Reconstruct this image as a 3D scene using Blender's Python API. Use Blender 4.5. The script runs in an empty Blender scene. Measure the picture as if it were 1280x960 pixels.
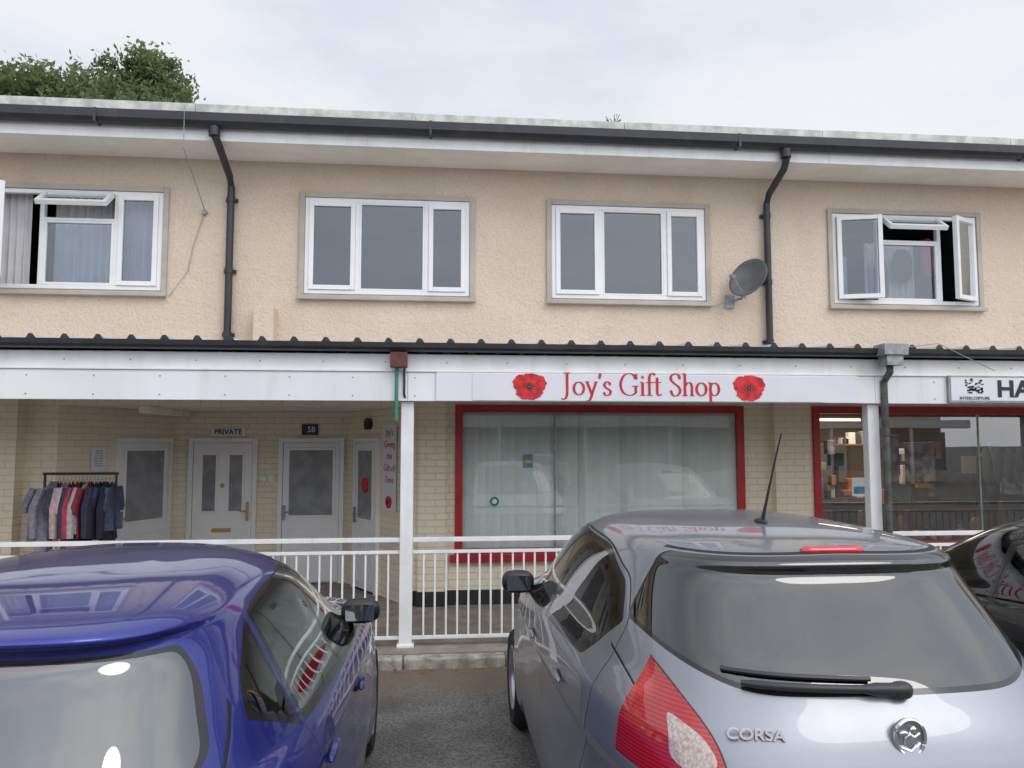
import bpy, bmesh, math, random
import numpy as np
from mathutils import Matrix, Vector
random.seed(7); rng=np.random.default_rng(7)
scene=bpy.context.scene
COL=scene.collection
def link(o,parent=None):
    COL.objects.link(o)
    if parent is not None: o.parent=parent
    return o
def empty(name,loc=(0,0,0),rotz=0,scale=1):
    e=bpy.data.objects.new(name,None); e.empty_display_size=.2
    e.location=loc; e.rotation_euler=(0,0,rotz); e.scale=scale if isinstance(scale,tuple) else (scale,)*3
    return link(e)
# ---------------------------------------------------------------- node helper
class NB:
    def __init__(s,nt): s.nt=nt
    def n(s,t,**k):
        nd=s.nt.nodes.new(t)
        for a,b in k.items(): setattr(nd,a,b)
        return nd
    def set(s,inp,v):
        if isinstance(v,bpy.types.NodeSocket): s.nt.links.new(v,inp)
        else:
            try: inp.default_value=v
            except Exception:
                inp.default_value=(v[0],v[1],v[2],1)
    def m(s,op,a,b=None,c=None):
        nd=s.n('ShaderNodeMath',operation=op); s.set(nd.inputs[0],a)
        if b is not None: s.set(nd.inputs[1],b)
        if c is not None: s.set(nd.inputs[2],c)
        return nd.outputs[0]
    def comb(s,x,y,z):
        nd=s.n('ShaderNodeCombineXYZ'); s.set(nd.inputs[0],x); s.set(nd.inputs[1],y); s.set(nd.inputs[2],z); return nd.outputs[0]
    def dot(s,v,c):
        nd=s.n('ShaderNodeVectorMath',operation='DOT_PRODUCT'); s.set(nd.inputs[0],v); nd.inputs[1].default_value=c; return nd.outputs['Value']
    def vmul(s,v,c):
        nd=s.n('ShaderNodeVectorMath',operation='MULTIPLY'); s.set(nd.inputs[0],v); nd.inputs[1].default_value=c; return nd.outputs[0]
    def noise(s,v,scale,detail=4,rough=.55):
        nd=s.n('ShaderNodeTexNoise'); s.set(nd.inputs['Vector'],v); nd.inputs['Scale'].default_value=scale
        nd.inputs['Detail'].default_value=detail; nd.inputs['Roughness'].default_value=rough; return nd.outputs[0]
    def ramp(s,f,a,b):
        nd=s.n('ShaderNodeMapRange',interpolation_type='SMOOTHSTEP'); s.set(nd.inputs[0],f); nd.inputs[1].default_value=a; nd.inputs[2].default_value=b
        if a>b:
            nd.inputs[1].default_value=b; nd.inputs[2].default_value=a; nd.inputs[3].default_value=1; nd.inputs[4].default_value=0
        return nd.outputs[0]
    def mixc(s,f,a,b,mode='MIX'):
        nd=s.n('ShaderNodeMix',data_type='RGBA',blend_type=mode); s.set(nd.inputs[0],f)
        for i,v in ((6,a),(7,b)):
            if isinstance(v,bpy.types.NodeSocket): s.nt.links.new(v,nd.inputs[i])
            else: nd.inputs[i].default_value=(v[0],v[1],v[2],1)
        return nd.outputs[2]
    def mixs(s,f,a,b):
        nd=s.n('ShaderNodeMixShader'); s.set(nd.inputs[0],f); s.nt.links.new(a,nd.inputs[1]); s.nt.links.new(b,nd.inputs[2]); return nd.outputs[0]
    def prin(s,col,rough=.5,metal=0,coat=0,spec=.5,normal=None):
        nd=s.n('ShaderNodeBsdfPrincipled')
        if isinstance(col,bpy.types.NodeSocket): s.nt.links.new(col,nd.inputs['Base Color'])
        else: nd.inputs['Base Color'].default_value=(col[0],col[1],col[2],1)
        s.set(nd.inputs['Roughness'],rough); nd.inputs['Metallic'].default_value=metal
        nd.inputs['Coat Weight'].default_value=coat; nd.inputs['Coat Roughness'].default_value=.02
        nd.inputs['Specular IOR Level'].default_value=spec
        if normal is not None: s.nt.links.new(normal,nd.inputs['Normal'])
        return nd.outputs[0]
    def bump(s,h,strength=.5,dist=.01):
        nd=s.n('ShaderNodeBump'); s.nt.links.new(h,nd.inputs['Height']); nd.inputs['Strength'].default_value=strength; nd.inputs['Distance'].default_value=dist; return nd.outputs[0]
def newmat(name):
    m=bpy.data.materials.new(name); m.use_nodes=True; nt=m.node_tree
    for n in list(nt.nodes): nt.nodes.remove(n)
    b=NB(nt); out=b.n('ShaderNodeOutputMaterial')
    tc=b.n('ShaderNodeTexCoord')
    b.out=lambda s: nt.links.new(s,out.inputs['Surface'])
    b.co=tc.outputs['Object']
    return m,b
def pmat(name,col,rough=.6,metal=0,var=.12,vs=3,bs=0,bst=.3,bd=.004,coat=0,spec=.5,streak=0,dirt=(.25,.22,.17)):
    m,b=newmat(name); c=col
    if var: 
        f=b.ramp(b.noise(b.co,vs,5),.3,.7)
        c=b.mixc(f,tuple(x*(1-var) for x in col),tuple(min(1,x*(1+var*.6)) for x in col))
    if streak:
        f2=b.ramp(b.noise(b.vmul(b.co,(6,6,.7)),1,6,.65),.5,.8)
        c=b.mixc(b.m('MULTIPLY',f2,streak),c,dirt)
    nm=b.bump(b.noise(b.co,bs,3),bst,bd) if bs else None
    b.out(b.prin(c,rough,metal,coat,spec,nm)); return m
# ---------------------------------------------------------------- mesh builder
class MB:
    def __init__(s): s.v=[];s.f=[];s.m=[]
    def add(s,vs,fs,mi=0,M=None):
        o=len(s.v)
        for p in vs: s.v.append(tuple(M@Vector(p)) if M is not None else tuple(p))
        for f in fs: s.f.append(tuple(i+o for i in f)); s.m.append(mi)
    def box(s,x0,x1,y0,y1,z0,z1,mi=0,M=None):
        s.add([(x0,y0,z0),(x1,y0,z0),(x1,y1,z0),(x0,y1,z0),(x0,y0,z1),(x1,y0,z1),(x1,y1,z1),(x0,y1,z1)],
              [(0,3,2,1),(4,5,6,7),(0,1,5,4),(1,2,6,5),(2,3,7,6),(3,0,4,7)],mi,M)
    def rect(s,x0,x1,z0,z1,y0,y1,t,mi=0,M=None):
        s.box(x0,x0+t,y0,y1,z0,z1,mi,M); s.box(x1-t,x1,y0,y1,z0,z1,mi,M)
        s.box(x0+t,x1-t,y0,y1,z0,z0+t,mi,M); s.box(x0+t,x1-t,y0,y1,z1-t,z1,mi,M)
    def quad(s,x0,x1,z0,z1,y,mi=0,M=None):
        s.add([(x0,y,z0),(x1,y,z0),(x1,y,z1),(x0,y,z1)],[(0,1,2,3)],mi,M)
    def cyl(s,c,r,h,axis='Z',n=20,mi=0,r2=None,M=None):
        r2=r if r2 is None else r2; vs=[]
        for k,(rr,hh) in enumerate(((r,0),(r2,h))):
            for i in range(n):
                a=2*math.pi*i/n; p=(rr*math.cos(a),rr*math.sin(a),hh)
                if axis=='Y': p=(p[0],p[2],p[1])
                if axis=='X': p=(p[2],p[0],p[1])
                vs.append((p[0]+c[0],p[1]+c[1],p[2]+c[2]))
        fs=[(i,(i+1)%n,n+(i+1)%n,n+i) for i in range(n)]+[tuple(range(n))[::-1],tuple(range(n,2*n))]
        s.add(vs,fs,mi,M)
    def ell(s,c,r,p=2.0,nu=24,nv=16,mi=0,M=None):
        vs=[];fs=[]
        sp=lambda x,e: math.copysign(abs(x)**e,x)
        e=2/p
        for j in range(nv+1):
            th=-math.pi/2+math.pi*j/nv
            for i in range(nu):
                ph=2*math.pi*i/nu
                vs.append((c[0]+r[0]*sp(math.cos(th),e)*sp(math.cos(ph),e),c[1]+r[1]*sp(math.cos(th),e)*sp(math.sin(ph),e),c[2]+r[2]*sp(math.sin(th),e)))
        for j in range(nv):
            for i in range(nu): fs.append((j*nu+i,j*nu+(i+1)%nu,(j+1)*nu+(i+1)%nu,(j+1)*nu+i))
        s.add(vs,fs,mi,M)
    def tube(s,pts,r,n=8,mi=0):
        rs=r if isinstance(r,(list,tuple)) else [r]*len(pts)
        P=[Vector(p) for p in pts]; vs=[];fs=[]
        for k,p in enumerate(P):
            t=(P[min(k+1,len(P)-1)]-P[max(k-1,0)]).normalized()
            a=Vector((0,0,1)) if abs(t.z)<.9 else Vector((1,0,0))
            u=t.cross(a).normalized(); w=t.cross(u)
            for i in range(n):
                an=2*math.pi*i/n; q=p+(u*math.cos(an)+w*math.sin(an))*rs[k]; vs.append(tuple(q))
        for k in range(len(P)-1):
            for i in range(n): fs.append((k*n+i,k*n+(i+1)%n,(k+1)*n+(i+1)%n,(k+1)*n+i))
        fs.append(tuple(range(n))); fs.append(tuple(range((len(P)-1)*n,len(P)*n))[::-1])
        s.add(vs,fs,mi)
    def build(s,name,mats,parent=None,bevel=0,smooth=False,M=None,segs=2):
        me=bpy.data.meshes.new(name); me.from_pydata(s.v,[],s.f)
        for m in mats: me.materials.append(m)
        me.polygons.foreach_set('material_index',s.m)
        bm=bmesh.new(); bm.from_mesh(me); bmesh.ops.recalc_face_normals(bm,faces=bm.faces)
        bm.to_mesh(me); bm.free()
        if smooth:
            me.polygons.foreach_set('use_smooth',[True]*len(me.polygons))
            try: me.set_sharp_from_angle(angle=math.radians(40))
            except Exception: pass
        o=bpy.data.objects.new(name,me); link(o,parent)
        if M is not None: o.matrix_local=M
        if bevel:
            md=o.modifiers.new('bevel','BEVEL'); md.width=bevel; md.segments=segs; md.limit_method='ANGLE'; md.angle_limit=math.radians(40)
        return o
def wall(mb,x0,x1,z0,z1,y,ops,mi,rev=.12,mir=None):
    mir=mi if mir is None else mir
    xs=sorted({x0,x1,*[o[0] for o in ops],*[o[1] for o in ops]}); zs=sorted({z0,z1,*[o[2] for o in ops],*[o[3] for o in ops]})
    xs=[x for x in xs if x0<=x<=x1]; zs=[z for z in zs if z0<=z<=z1]
    for a,b in zip(xs,xs[1:]):
        for c,d in zip(zs,zs[1:]):
            mx,mz=(a+b)/2,(c+d)/2
            if not any(o[0]<mx<o[1] and o[2]<mz<o[3] for o in ops): mb.quad(a,b,c,d,y,mi)
    for o in ops:
        a,b,c,d=o[:4]
        mb.add([(a,y,c),(b,y,c),(b,y,d),(a,y,d),(a,y+rev,c),(b,y+rev,c),(b,y+rev,d),(a,y+rev,d)],[(0,1,5,4),(1,2,6,5),(2,3,7,6),(3,0,4,7)],mir)
def text(name,body,loc,size,mat,parent,ext=.002,align='CENTER',bold=0,M=None,sx=1,post=None):
    c=bpy.data.curves.new(name,'FONT'); c.body=body; c.size=size; c.extrude=ext; c.align_x=align; c.align_y='CENTER'; c.offset=bold
    c.materials.append(mat); o=bpy.data.objects.new(name,c); link(o,parent)
    T=Matrix.Translation(loc)@Matrix.Rotation(math.pi/2,4,'X')
    if post is not None: T=T@post
    T=T@Matrix.Diagonal((sx,1,1,1))
    o.matrix_local=(M@T) if M is not None else T
    return o
# ---------------------------------------------------------------- materials
def glassmat(name,tint=(.9,.95,.93),base=.12,rough=.0,wob=.0,gcol=(1,1,1)):
    m,b=newmat(name)
    t=b.n('ShaderNodeBsdfTransparent'); t.inputs[0].default_value=(*tint,1)
    g=b.n('ShaderNodeBsdfGlossy'); g.inputs['Roughness'].default_value=rough; g.inputs[0].default_value=(*gcol,1)
    fr=b.n('ShaderNodeFresnel'); fr.inputs[0].default_value=1.5
    if wob:
        bp=b.bump(b.noise(b.co,1.3,1),wob,.02); b.nt.links.new(bp,g.inputs['Normal'])
    f=b.m('ADD',b.m('MULTIPLY',fr.outputs[0],1.2),base); f=b.m('MINIMUM',f,1.0)
    b.out(b.mixs(f,t.outputs[0],g.outputs[0])); return m
m,b=newmat('painted_render')
fine=b.noise(b.co,30,5,.7); med=b.noise(b.co,12,3)
st=b.ramp(b.noise(b.vmul(b.co,(2.2,2.2,.35)),1,6,.65),.45,.85)
big=b.ramp(b.noise(b.co,.7,4),.3,.7)
c=b.mixc(big,(.73,.605,.475),(.80,.675,.545)); c=b.mixc(b.m('MULTIPLY',st,.30),c,(.54,.44,.33))
c=b.mixc(b.m('MULTIPLY',b.ramp(fine,.55,.30),.35),c,(.50,.39,.28))
h=b.m('ADD',b.m('MULTIPLY',fine,.8),b.m('MULTIPLY',med,.6))
b.out(b.prin(c,.92,normal=b.bump(h,.9,.03),spec=.2)); M_RENDER=m
def brickmat(name,c1,c2,mort,bmp=.6):
    m,b=newmat(name)
    sp=b.n('ShaderNodeSeparateXYZ'); b.nt.links.new(b.co,sp.inputs[0])
    v=b.comb(b.m('ADD',sp.outputs[0],b.m('MULTIPLY',sp.outputs[1],.97)),sp.outputs[2],0)
    br=b.n('ShaderNodeTexBrick'); b.nt.links.new(v,br.inputs['Vector'])
    br.inputs['Scale'].default_value=1; br.inputs['Brick Width'].default_value=.23; br.inputs['Row Height'].default_value=.078
    br.inputs['Mortar Size'].default_value=.006; br.inputs['Mortar Smooth'].default_value=.5
    br.inputs['Color1'].default_value=(*c1,1); br.inputs['Color2'].default_value=(*c2,1); br.inputs['Mortar'].default_value=(*mort,1)
    dz=b.ramp(b.noise(b.co,2.2,6,.7),.5,.85)
    c=b.mixc(b.m('MULTIPLY',dz,.3),br.outputs[0],(.42,.36,.26))
    h=b.m('ADD',b.m('SUBTRACT',1,br.outputs['Fac']),b.m('MULTIPLY',b.noise(b.co,40,4),.35))
    b.out(b.prin(c,.75,normal=b.bump(h,bmp,.008),spec=.3)); return m
M_BRICK=brickmat('painted_brick',(.84,.75,.58),(.81,.72,.55),(.69,.61,.46))
M_WHITE=pmat('white_upvc',(.84,.84,.84),.3,var=.04)
M_WPAINT=pmat('white_paint_weathered',(.82,.82,.81),.45,var=.06,vs=5,streak=.22,bs=25,bst=.1)
M_PANEL=pmat('white_fascia_panel',(.83,.83,.83),.4,var=.06,vs=1.2,streak=.22)
M_SIGNW=pmat('sign_white',(.78,.78,.82),.35,var=.05,vs=1)
M_BLACK=pmat('black_plastic',(.028,.028,.034),.4,var=.2,streak=.12)
M_PLINTH=pmat('black_plinth',(.02,.02,.02),.6,streak=.2)
M_BAND=pmat('window_surround_paint',(.46,.42,.355),.7,var=.12,bs=40,bst=.2)
M_RED=pmat('red_gloss_paint',(.42,.022,.03),.3,var=.15,vs=4)
M_SOFF=pmat('soffit_boards',(.90,.84,.75),.6,var=.06,vs=2,streak=.15)
M_TRIM=pmat('roof_edge_felt',(.62,.63,.59),.85,var=.3,vs=6,bs=30,bst=.5,streak=.4,dirt=(.28,.3,.2))
M_DARKIN=pmat('dark_interior',(.05,.05,.055),.8)
M_ROOM=pmat('room_wall',(.20,.22,.26),.9)
M_TAN=pmat('salon_wall',(.26,.20,.15),.8)
M_CEIL=pmat('canopy_ceiling',(.82,.79,.70),.7,streak=.2)
M_CURT=pmat('curtain_fabric',(.75,.73,.73),.9,var=.1)
M_CORR=pmat('corrugated_sheet_grey',(.50,.50,.50),.6,streak=.3)
M_GLASSU=glassmat('window_glass',(.66,.73,.84),.085,wob=.06,gcol=(.88,.94,1))
M_GLASSS=glassmat('shop_glass',(.96,1.0,.98),.035,wob=.04)
M_GLASSH=glassmat('salon_glass',(.80,.82,.80),.13,wob=.04)
M_DGLASS=pmat('door_glass_frosted',(.27,.285,.31),.12,var=.2,vs=6,coat=.5)
M_METAL=pmat('galvanised_metal',(.32,.34,.34),.45,metal=.5,var=.25,vs=12)
M_DISH=pmat('dish_grey',(.13,.13,.135),.5,var=.15,vs=8)
M_GOLD=pmat('brass',(.55,.38,.10),.3,metal=.9)
M_REDTXT=pmat('red_lettering',(.55,.02,.035),.4,var=.03)
M_POPPY=pmat('poppy_red',(.66,.02,.03),.5,var=.45,vs=16)
M_BLKTXT=pmat('black_lettering',(.012,.012,.015),.4,var=0)
M_PINK=pmat('pink_lettering',(.65,.12,.16),.5,var=0)
M_RUST=pmat('rust_brown',(.13,.045,.03),.7,var=.3,vs=20)
M_GREENP=pmat('green_pipe',(.05,.22,.16),.5)
M_OLDPIPE=pmat('weathered_pipe',(.09,.09,.085),.7,var=.5,vs=9,streak=.6,dirt=(.35,.34,.3))
# ground
m,b=newmat('asphalt')
sp=b.n('ShaderNodeSeparateXYZ'); b.nt.links.new(b.co,sp.inputs[0])
sk=b.n('ShaderNodeTexVoronoi'); sk.inputs['Scale'].default_value=55; b.nt.links.new(b.co,sk.inputs['Vector'])
c=b.mixc(b.ramp(b.noise(b.co,1.6,6,.7),.3,.7),(.13,.125,.118),(.25,.24,.225))
c=b.mixc(b.m('MULTIPLY',b.ramp(b.noise(b.co,65,3),.48,.66),.5),c,(.40,.38,.35))
c=b.mixc(b.m('MULTIPLY',b.ramp(sk.outputs['Distance'],.45,.7),.5),c,(.05,.05,.048))
oil=b.ramp(b.noise(b.co,1.1,3),.52,.7); c=b.mixc(b.m('MULTIPLY',oil,.45),c,(.06,.058,.055))
d=b.m('MULTIPLY',b.ramp(b.m('ADD',sp.outputs[1],b.m('MULTIPLY',b.noise(b.co,3,6,.7),1.2)),6.6,7.3),.85)
c=b.mixc(d,c,b.mixc(b.noise(b.co,40,3),(.25,.18,.12),(.12,.09,.065)))
b.out(b.prin(c,.9,normal=b.bump(b.m('ADD',b.noise(b.co,70,3),sk.outputs['Distance']),.8,.010),spec=.3)); M_ASPH=m
M_KERB=pmat('concrete_kerb',(.38,.35,.30),.9,var=.45,vs=9,bs=50,bst=.9,bd=.012,streak=.35,dirt=(.13,.11,.08))
M_WALK=pmat('walkway_asphalt',(.28,.24,.21),.9,var=.25,vs=6,bs=90,bst=.6)
# ---------------------------------------------------------------- ground
g=MB(); g.add([(-300,-300,0),(300,-300,0),(300,300,0),(-300,300,0)],[(0,1,2,3)]); g.build('asphalt_ground',[M_ASPH])
g=MB(); g.box(-14,18,7.15,12,-.1,.10); g.build('walkway_pavement',[M_WALK])
g=MB(); x=-14.0
while x<18:
    g.box(x+.004,x+.911,7.0+random.uniform(-.008,.008),7.147,-.1,.097+random.uniform(-.006,.006)); x+=.915
g.build('kerb',[M_KERB],bevel=.02,segs=3)
# ---------------------------------------------------------------- shop building
BLD=empty('shop_building')
WIN=[(-5.16,-3.20),(-1.57,.39),(1.40,3.34),(5.02,6.98),(8.6,10.55),(-8.7,-6.75)]
WZ=(3.76,4.925)
mb=MB(); wall(mb,-12,16,2.9,5.36,9.2,[(a,b,*WZ) for a,b in WIN],0,.14)
mb.build('upper_wall',[M_RENDER],BLD)
mb=MB()
wall(mb,-12,-4.27,.1,2.9,9.2,[(-9.5,-6.0,.65,2.45)],0,.15)
wall(mb,-.32,16,.1,2.9,9.2,[(.23,3.79,.66,2.45),(4.68,9.2,.66,2.45)],0,.15)
mb.quad(-3.53,-1.22,.1,2.5,10.8,0)
mb.quad(-4.27,-.32,2.42,2.95,9.2,0)
mb.box(-5.3,-4.62,9.02,9.199,.1,2.9); mb.box(4.15,4.60,9.10,9.199,.1,2.9); mb.box(-.20,.12,9.13,9.199,.1,2.9)
mb.build('brick_walls',[M_BRICK],BLD)
mb=MB()
for a,b_ in ((-12,-5.31),(-.32,-.21),(.13,4.14),(4.61,16)): mb.box(a,b_,9.185,9.23,.1,.27)
mb.box(-.22,.14,9.11,9.16,.1,.27); mb.box(4.13,4.62,9.08,9.13,.1,.27); mb.box(-5.32,-4.60,9.0,9.05,.1,.27)
mb.build('plinth',[M_PLINTH],BLD)
def wallM(A,B):
    A=Vector((A[0],A[1],0));B=Vector((B[0],B[1],0)); d=(B-A).normalized(); yv=Vector((0,0,1)).cross(d)
    M=Matrix(((d.x,yv.x,0,A.x),(d.y,yv.y,0,A.y),(0,0,1,0),(0,0,0,1))); return M,(B-A).length
MR,LR=wallM((-1.22,10.8),(-.32,9.2)); ML,LL=wallM((-4.27,9.2),(-3.53,10.8))
mb=MB(); mb.quad(0,LR,.1,2.5,0); mb.build('splay_wall',[M_BRICK],BLD,M=MR)
mb=MB(); mb.quad(0,LL,.1,2.5,0); mb.build('splay_wall',[M_BRICK],BLD,M=ML)
mb=MB(); mb.add([(-4.3,9.2,2.42),(-.3,9.2,2.42),(-1.2,10.85,2.42),(-3.55,10.85,2.42)],[(0,1,2,3)]); mb.box(-3.4,-3.28,9.21,10.79,2.34,2.417)
mb.build('recess_ceiling',[M_CEIL],BLD)
def door(name,M,s0,w,style,z1=2.06,parent=BLD):
    mb=MB(); z0=.1; mb.rect(s0,s0+w,z0-.06,z1,-.05,.0,.06,0)
    a,b_=s0+.065,s0+w-.065
    mb.box(a,b_,-.035,-.001,z0+.02,z1-.064,0)
    y=-.041
    if style=='private':
        for c0,c1 in ((a+.12,a+.30),(b_-.30,b_-.12)):
            mb.rect(c0-.025,c1+.025,1.05,1.86,-.05,-.036,.03,0); mb.quad(c0,c1,1.07,1.84,y,1)
        mb.box(a+.26,b_-.26,-.05,-.036,.80,.85,2); mb.rect(a+.12,b_-.12,.22,.72,-.046,-.036,.02,0)
        mb.box(b_-.06,b_-.035,-.075,-.036,.95,1.20,2); mb.box(b_-.14,b_-.04,-.085,-.07,1.07,1.09,2); mb.cyl(((a+b_)/2,-.05,1.42),.03,.014,'Y',12,2)
    else:
        mb.rect(a+.05,b_-.05,.98,1.93,-.05,-.036,.035,0); mb.quad(a+.08,b_-.08,1.01,1.90,y,1)
        mb.rect(a+.07,(a+b_)/2-.03,.2,.85,-.046,-.036,.02,0); mb.rect((a+b_)/2+.03,b_-.07,.2,.85,-.046,-.036,.02,0)
        mb.box(a+.012,a+.035,-.075,-.036,.95,1.15,3); mb.box(a+.01,a+.12,-.085,-.07,1.05,1.07,3)
    mb.build(name,[M_WHITE,M_DGLASS,M_GOLD,M_METAL],parent,M=M,bevel=.003)
MBk=Matrix.Translation((0,10.8,0))
door('private_door',MBk,-3.31,.90,'private'); door('flat_door',MBk,-2.13,.88,'glass')
door('side_door',MR,.33,.74,'glass'); door('side_door',ML,.80,.92,'glass')
mb=MB(); mb.box(-3.03,-2.58,10.77,10.795,2.09,2.19,0); mb.box(-1.83,-1.61,10.77,10.795,2.10,2.25,1); mb.box(-2.36,-2.28,10.76,10.795,1.48,1.54,0); mb.box(-2.26,-2.18,10.76,10.795,1.48,1.56,0)
mb.build('door_plates',[M_WHITE,M_BLACK],BLD,bevel=.003)
text('door_plate_text','PRIVATE',(-2.805,10.765,2.14),.098,M_BLKTXT,BLD,.001,bold=.002)
text('door_number','58',(-1.70,10.765,2.175),.11,M_WHITE,BLD,.001)
mb=MB(); mb.quad(1.18,1.56,1.16,2.22,-.02,0); mb.build('vertical_sign',[M_SIGNW],BLD,M=MR)
for i,t in enumerate(["Joy's","Giving","the","Gift of","Time"]): text('vertical_sign_text',t,(1.37,-.024,2.12-i*.145),.12,M_PINK,BLD,.001,M=MR)
mb=MB(); mb.cyl((1.37,-.035,1.27),.075,.012,'Y',20,0); mb.cyl((1.37,-.04,1.27),.025,.006,'Y',12,1); mb.cyl((.75,-.06,2.24),.075,.06,'Y',20,1); mb.quad(.45,.67,1.70,1.94,-.01,2)
mb.cyl((.72,-.055,1.45),.10,.008,'Y',20,0)
mb.build('poppy_and_lamp',[M_POPPY,M_BLKTXT,M_SIGNW],BLD,M=MR,smooth=True)
mb=MB(); mb.quad(.45,.67,1.66,1.94,-.012,0); mb.build('wall_notice',[M_SIGNW],BLD,M=ML)
for i in range(7): 
    text('wall_notice_text','lorem notice text'[:9+i%5],(.56,-.016,1.90-i*.03),.024,M_BLKTXT,BLD,.0005,M=ML)
# shell
mb=MB()
mb.box(-12,16,9.36,9.40,2.95,3.4,0); mb.box(-12,16,12.8,12.9,0,5.6,0); mb.box(-12,-11.9,9.21,12.8,0,5.6,0); mb.box(15.9,16,9.21,12.8,0,5.6,0)
mb.box(-11.9,15.9,9.36,12.8,2.96,3.05,0); mb.box(-11.9,15.9,9.36,12.8,5.3,5.34,0)
for x in (-6,-2.4,.9,4.13,7.8): mb.box(x,x+.08,9.36,12.79,3.06,5.3,0)
mb.box(-1.1,-1.0,10.9,12.79,.1,2.95,0); mb.box(4.2,4.55,9.36,12.79,.1,2.95,0)
mb.build('inner_structure',[M_ROOM],BLD)
# eaves
mb=MB(); mb.box(-12.2,16.2,8.61,8.90,5.345,5.375,0); mb.box(-12.2,16.2,8.908,9.199,5.347,5.377,0); mb.box(-12.2,16.2,8.62,9.199,5.38,5.39,0)
mb.build('soffit',[M_SOFF],BLD,bevel=.003)
mb=MB(); mb.box(-12.2,16.2,8.57,8.608,5.335,5.53); 
mb.build('eaves_fascia',[M_WPAINT],BLD,bevel=.004)
mb=MB(); 
prof=[(8.565,5.60),(8.565,5.49),(8.545,5.465),(8.50,5.455),(8.46,5.47),(8.435,5.51),(8.43,5.60),(8.44,5.60),(8.45,5.52),(8.555,5.60)]
n=len(prof); xs=(-12.2,16.2); vs=[(x,p[0],p[1]) for x in xs for p in prof]
mb.add(vs,[(i,(i+1)%n,n+(i+1)%n,n+i) for i in range(n)]+[tuple(range(n)),tuple(range(n,2*n))[::-1]])
x=-10.9
while x<16: mb.box(x,x+.03,8.427,8.57,5.452,5.606); x+=3.6
mb.build('roof_gutter',[M_BLACK],BLD)
mb=MB(); mb.box(-12.25,16.25,8.50,13.2,5.613,5.66); x=-12.25
while x<16: 
    mb.box(x,x+2.395,8.47,8.52,5.605,5.705+random.uniform(-.006,.006)); x+=2.4
mb.build('flat_roof',[M_TRIM],BLD,bevel=.006)
# upper windows
def sash(mb,w,h,M,t=.055,gl=1):
    mb.rect(0,w,0,h,-.03,.03,t,0,M); mb.quad(t,w-t,t,h-t,0,gl,M)
def upwin(i,x0,x1,kind):
    z0,z1=WZ; mb=MB(); W=x1-x0
    y0,y1=9.185,9.25; a=x0+W*.315; c=x0+W*.735
    mb.rect(x0,x1,z0,z1,y0,y1,.05); mb.box(a-.025,a+.025,y0,y1,z0+.05,z1-.05); mb.box(c-.025,c+.025,y0,y1,z0+.05,z1-.05)
    L=(x0+.05,a-.025);C=(a+.025,c-.025);R=(c+.025,x1-.05); zb,zt=z0+.05,z1-.05; h=zt-zb
    T=Matrix.Translation
    if kind=='closed':
        for s in (L,R): sash(mb,s[1]-s[0],h,T((s[0],9.195,zb)))
        sash(mb,C[1]-C[0],h,T((C[0],9.215,zb)),.022)
    else:
        wv=.28; zt2=zt-wv
        mb.box(C[0],C[1],y0,y1,zt2-.03,zt2+.0)
        sash(mb,C[1]-C[0],zt2-.03-zb,T((C[0],9.215,zb)),.03)
        sash(mb,C[1]-C[0],wv,T((C[0],9.17,zt))@Matrix.Rotation(math.radians(-52),4,'X')@T((0,0,-wv)),.045)
        if kind=='w1':
            sash(mb,R[1]-R[0],h,T((R[0],9.195,zb)))
            sash(mb,L[1]-L[0],h,T((L[0],9.17,zb))@Matrix.Rotation(math.radians(-50),4,'Z'))
        else:
            sash(mb,L[1]-L[0],h,T((L[0],9.17,zb))@Matrix.Rotation(math.radians(-16),4,'Z'))
            w=R[1]-R[0]; sash(mb,w,h,T((R[1],9.17,zb))@Matrix.Rotation(math.radians(27),4,'Z')@T((-w,0,0)))
    mb.build('upper_window',[M_WHITE,M_GLASSU],BLD,bevel=.005)
    mb=MB(); mb.rect(x0-.065,x1+.065,z0-.075,z1+.065,9.165,9.199,.063); mb.box(x0-.08,x1+.08,9.12,9.163,z0-.075,z0-.03)
    mb.build('window_surround',[M_BAND],BLD,bevel=.006)
for i,(w,k) in enumerate(zip(WIN,('w1','closed','closed','w4','closed','closed'))): upwin(i,w[0],w[1],k)
def pleat(x0,x1,z0,z1,y,mat,name,amp=.025,k=70,par=BLD):
    vs=[];fs=[];n=int((x1-x0)*110)+2
    for j in range(2):
        for i in range(n):
            x=x0+(x1-x0)*i/(n-1); vs.append((x,y+amp*math.sin(x*k+1.5*math.sin(x*5)),z0 if j==0 else z1))
    for i in range(n-1): fs.append((i,i+1,n+i+1,n+i))
    me=MB(); me.add(vs,fs); return me.build(name,[mat],par,smooth=True)
pleat(-5.1,-4.75,3.7,4.95,9.36,M_CURT,'curtain'); pleat(-4.5,-3.25,3.7,4.9,9.42,M_CURT,'curtain')
pleat(5.60,6.30,3.7,4.62,9.46,M_CURT,'curtain'); 
mb=MB(); mb.ell((6.42,9.36,4.42),(.10,.05,.26),2.4,mi=0); mb.ell((6.05,9.34,4.30),(.14,.03,.22),2.6,mi=1); mb.ell((5.75,9.34,4.1),(.10,.03,.3),2.6,mi=2); mb.build('hanging_garments',[M_REDTXT,M_DARKIN,M_RUST],BLD,smooth=True)
mb=MB(); mb.box(5.1,5.5,9.7,9.9,3.7,4.5,0); mb.box(6.0,6.9,10.2,10.6,3.5,4.3,1); mb.build('room_furniture',[M_CURT,M_DARKIN],BLD,bevel=.02)
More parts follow.
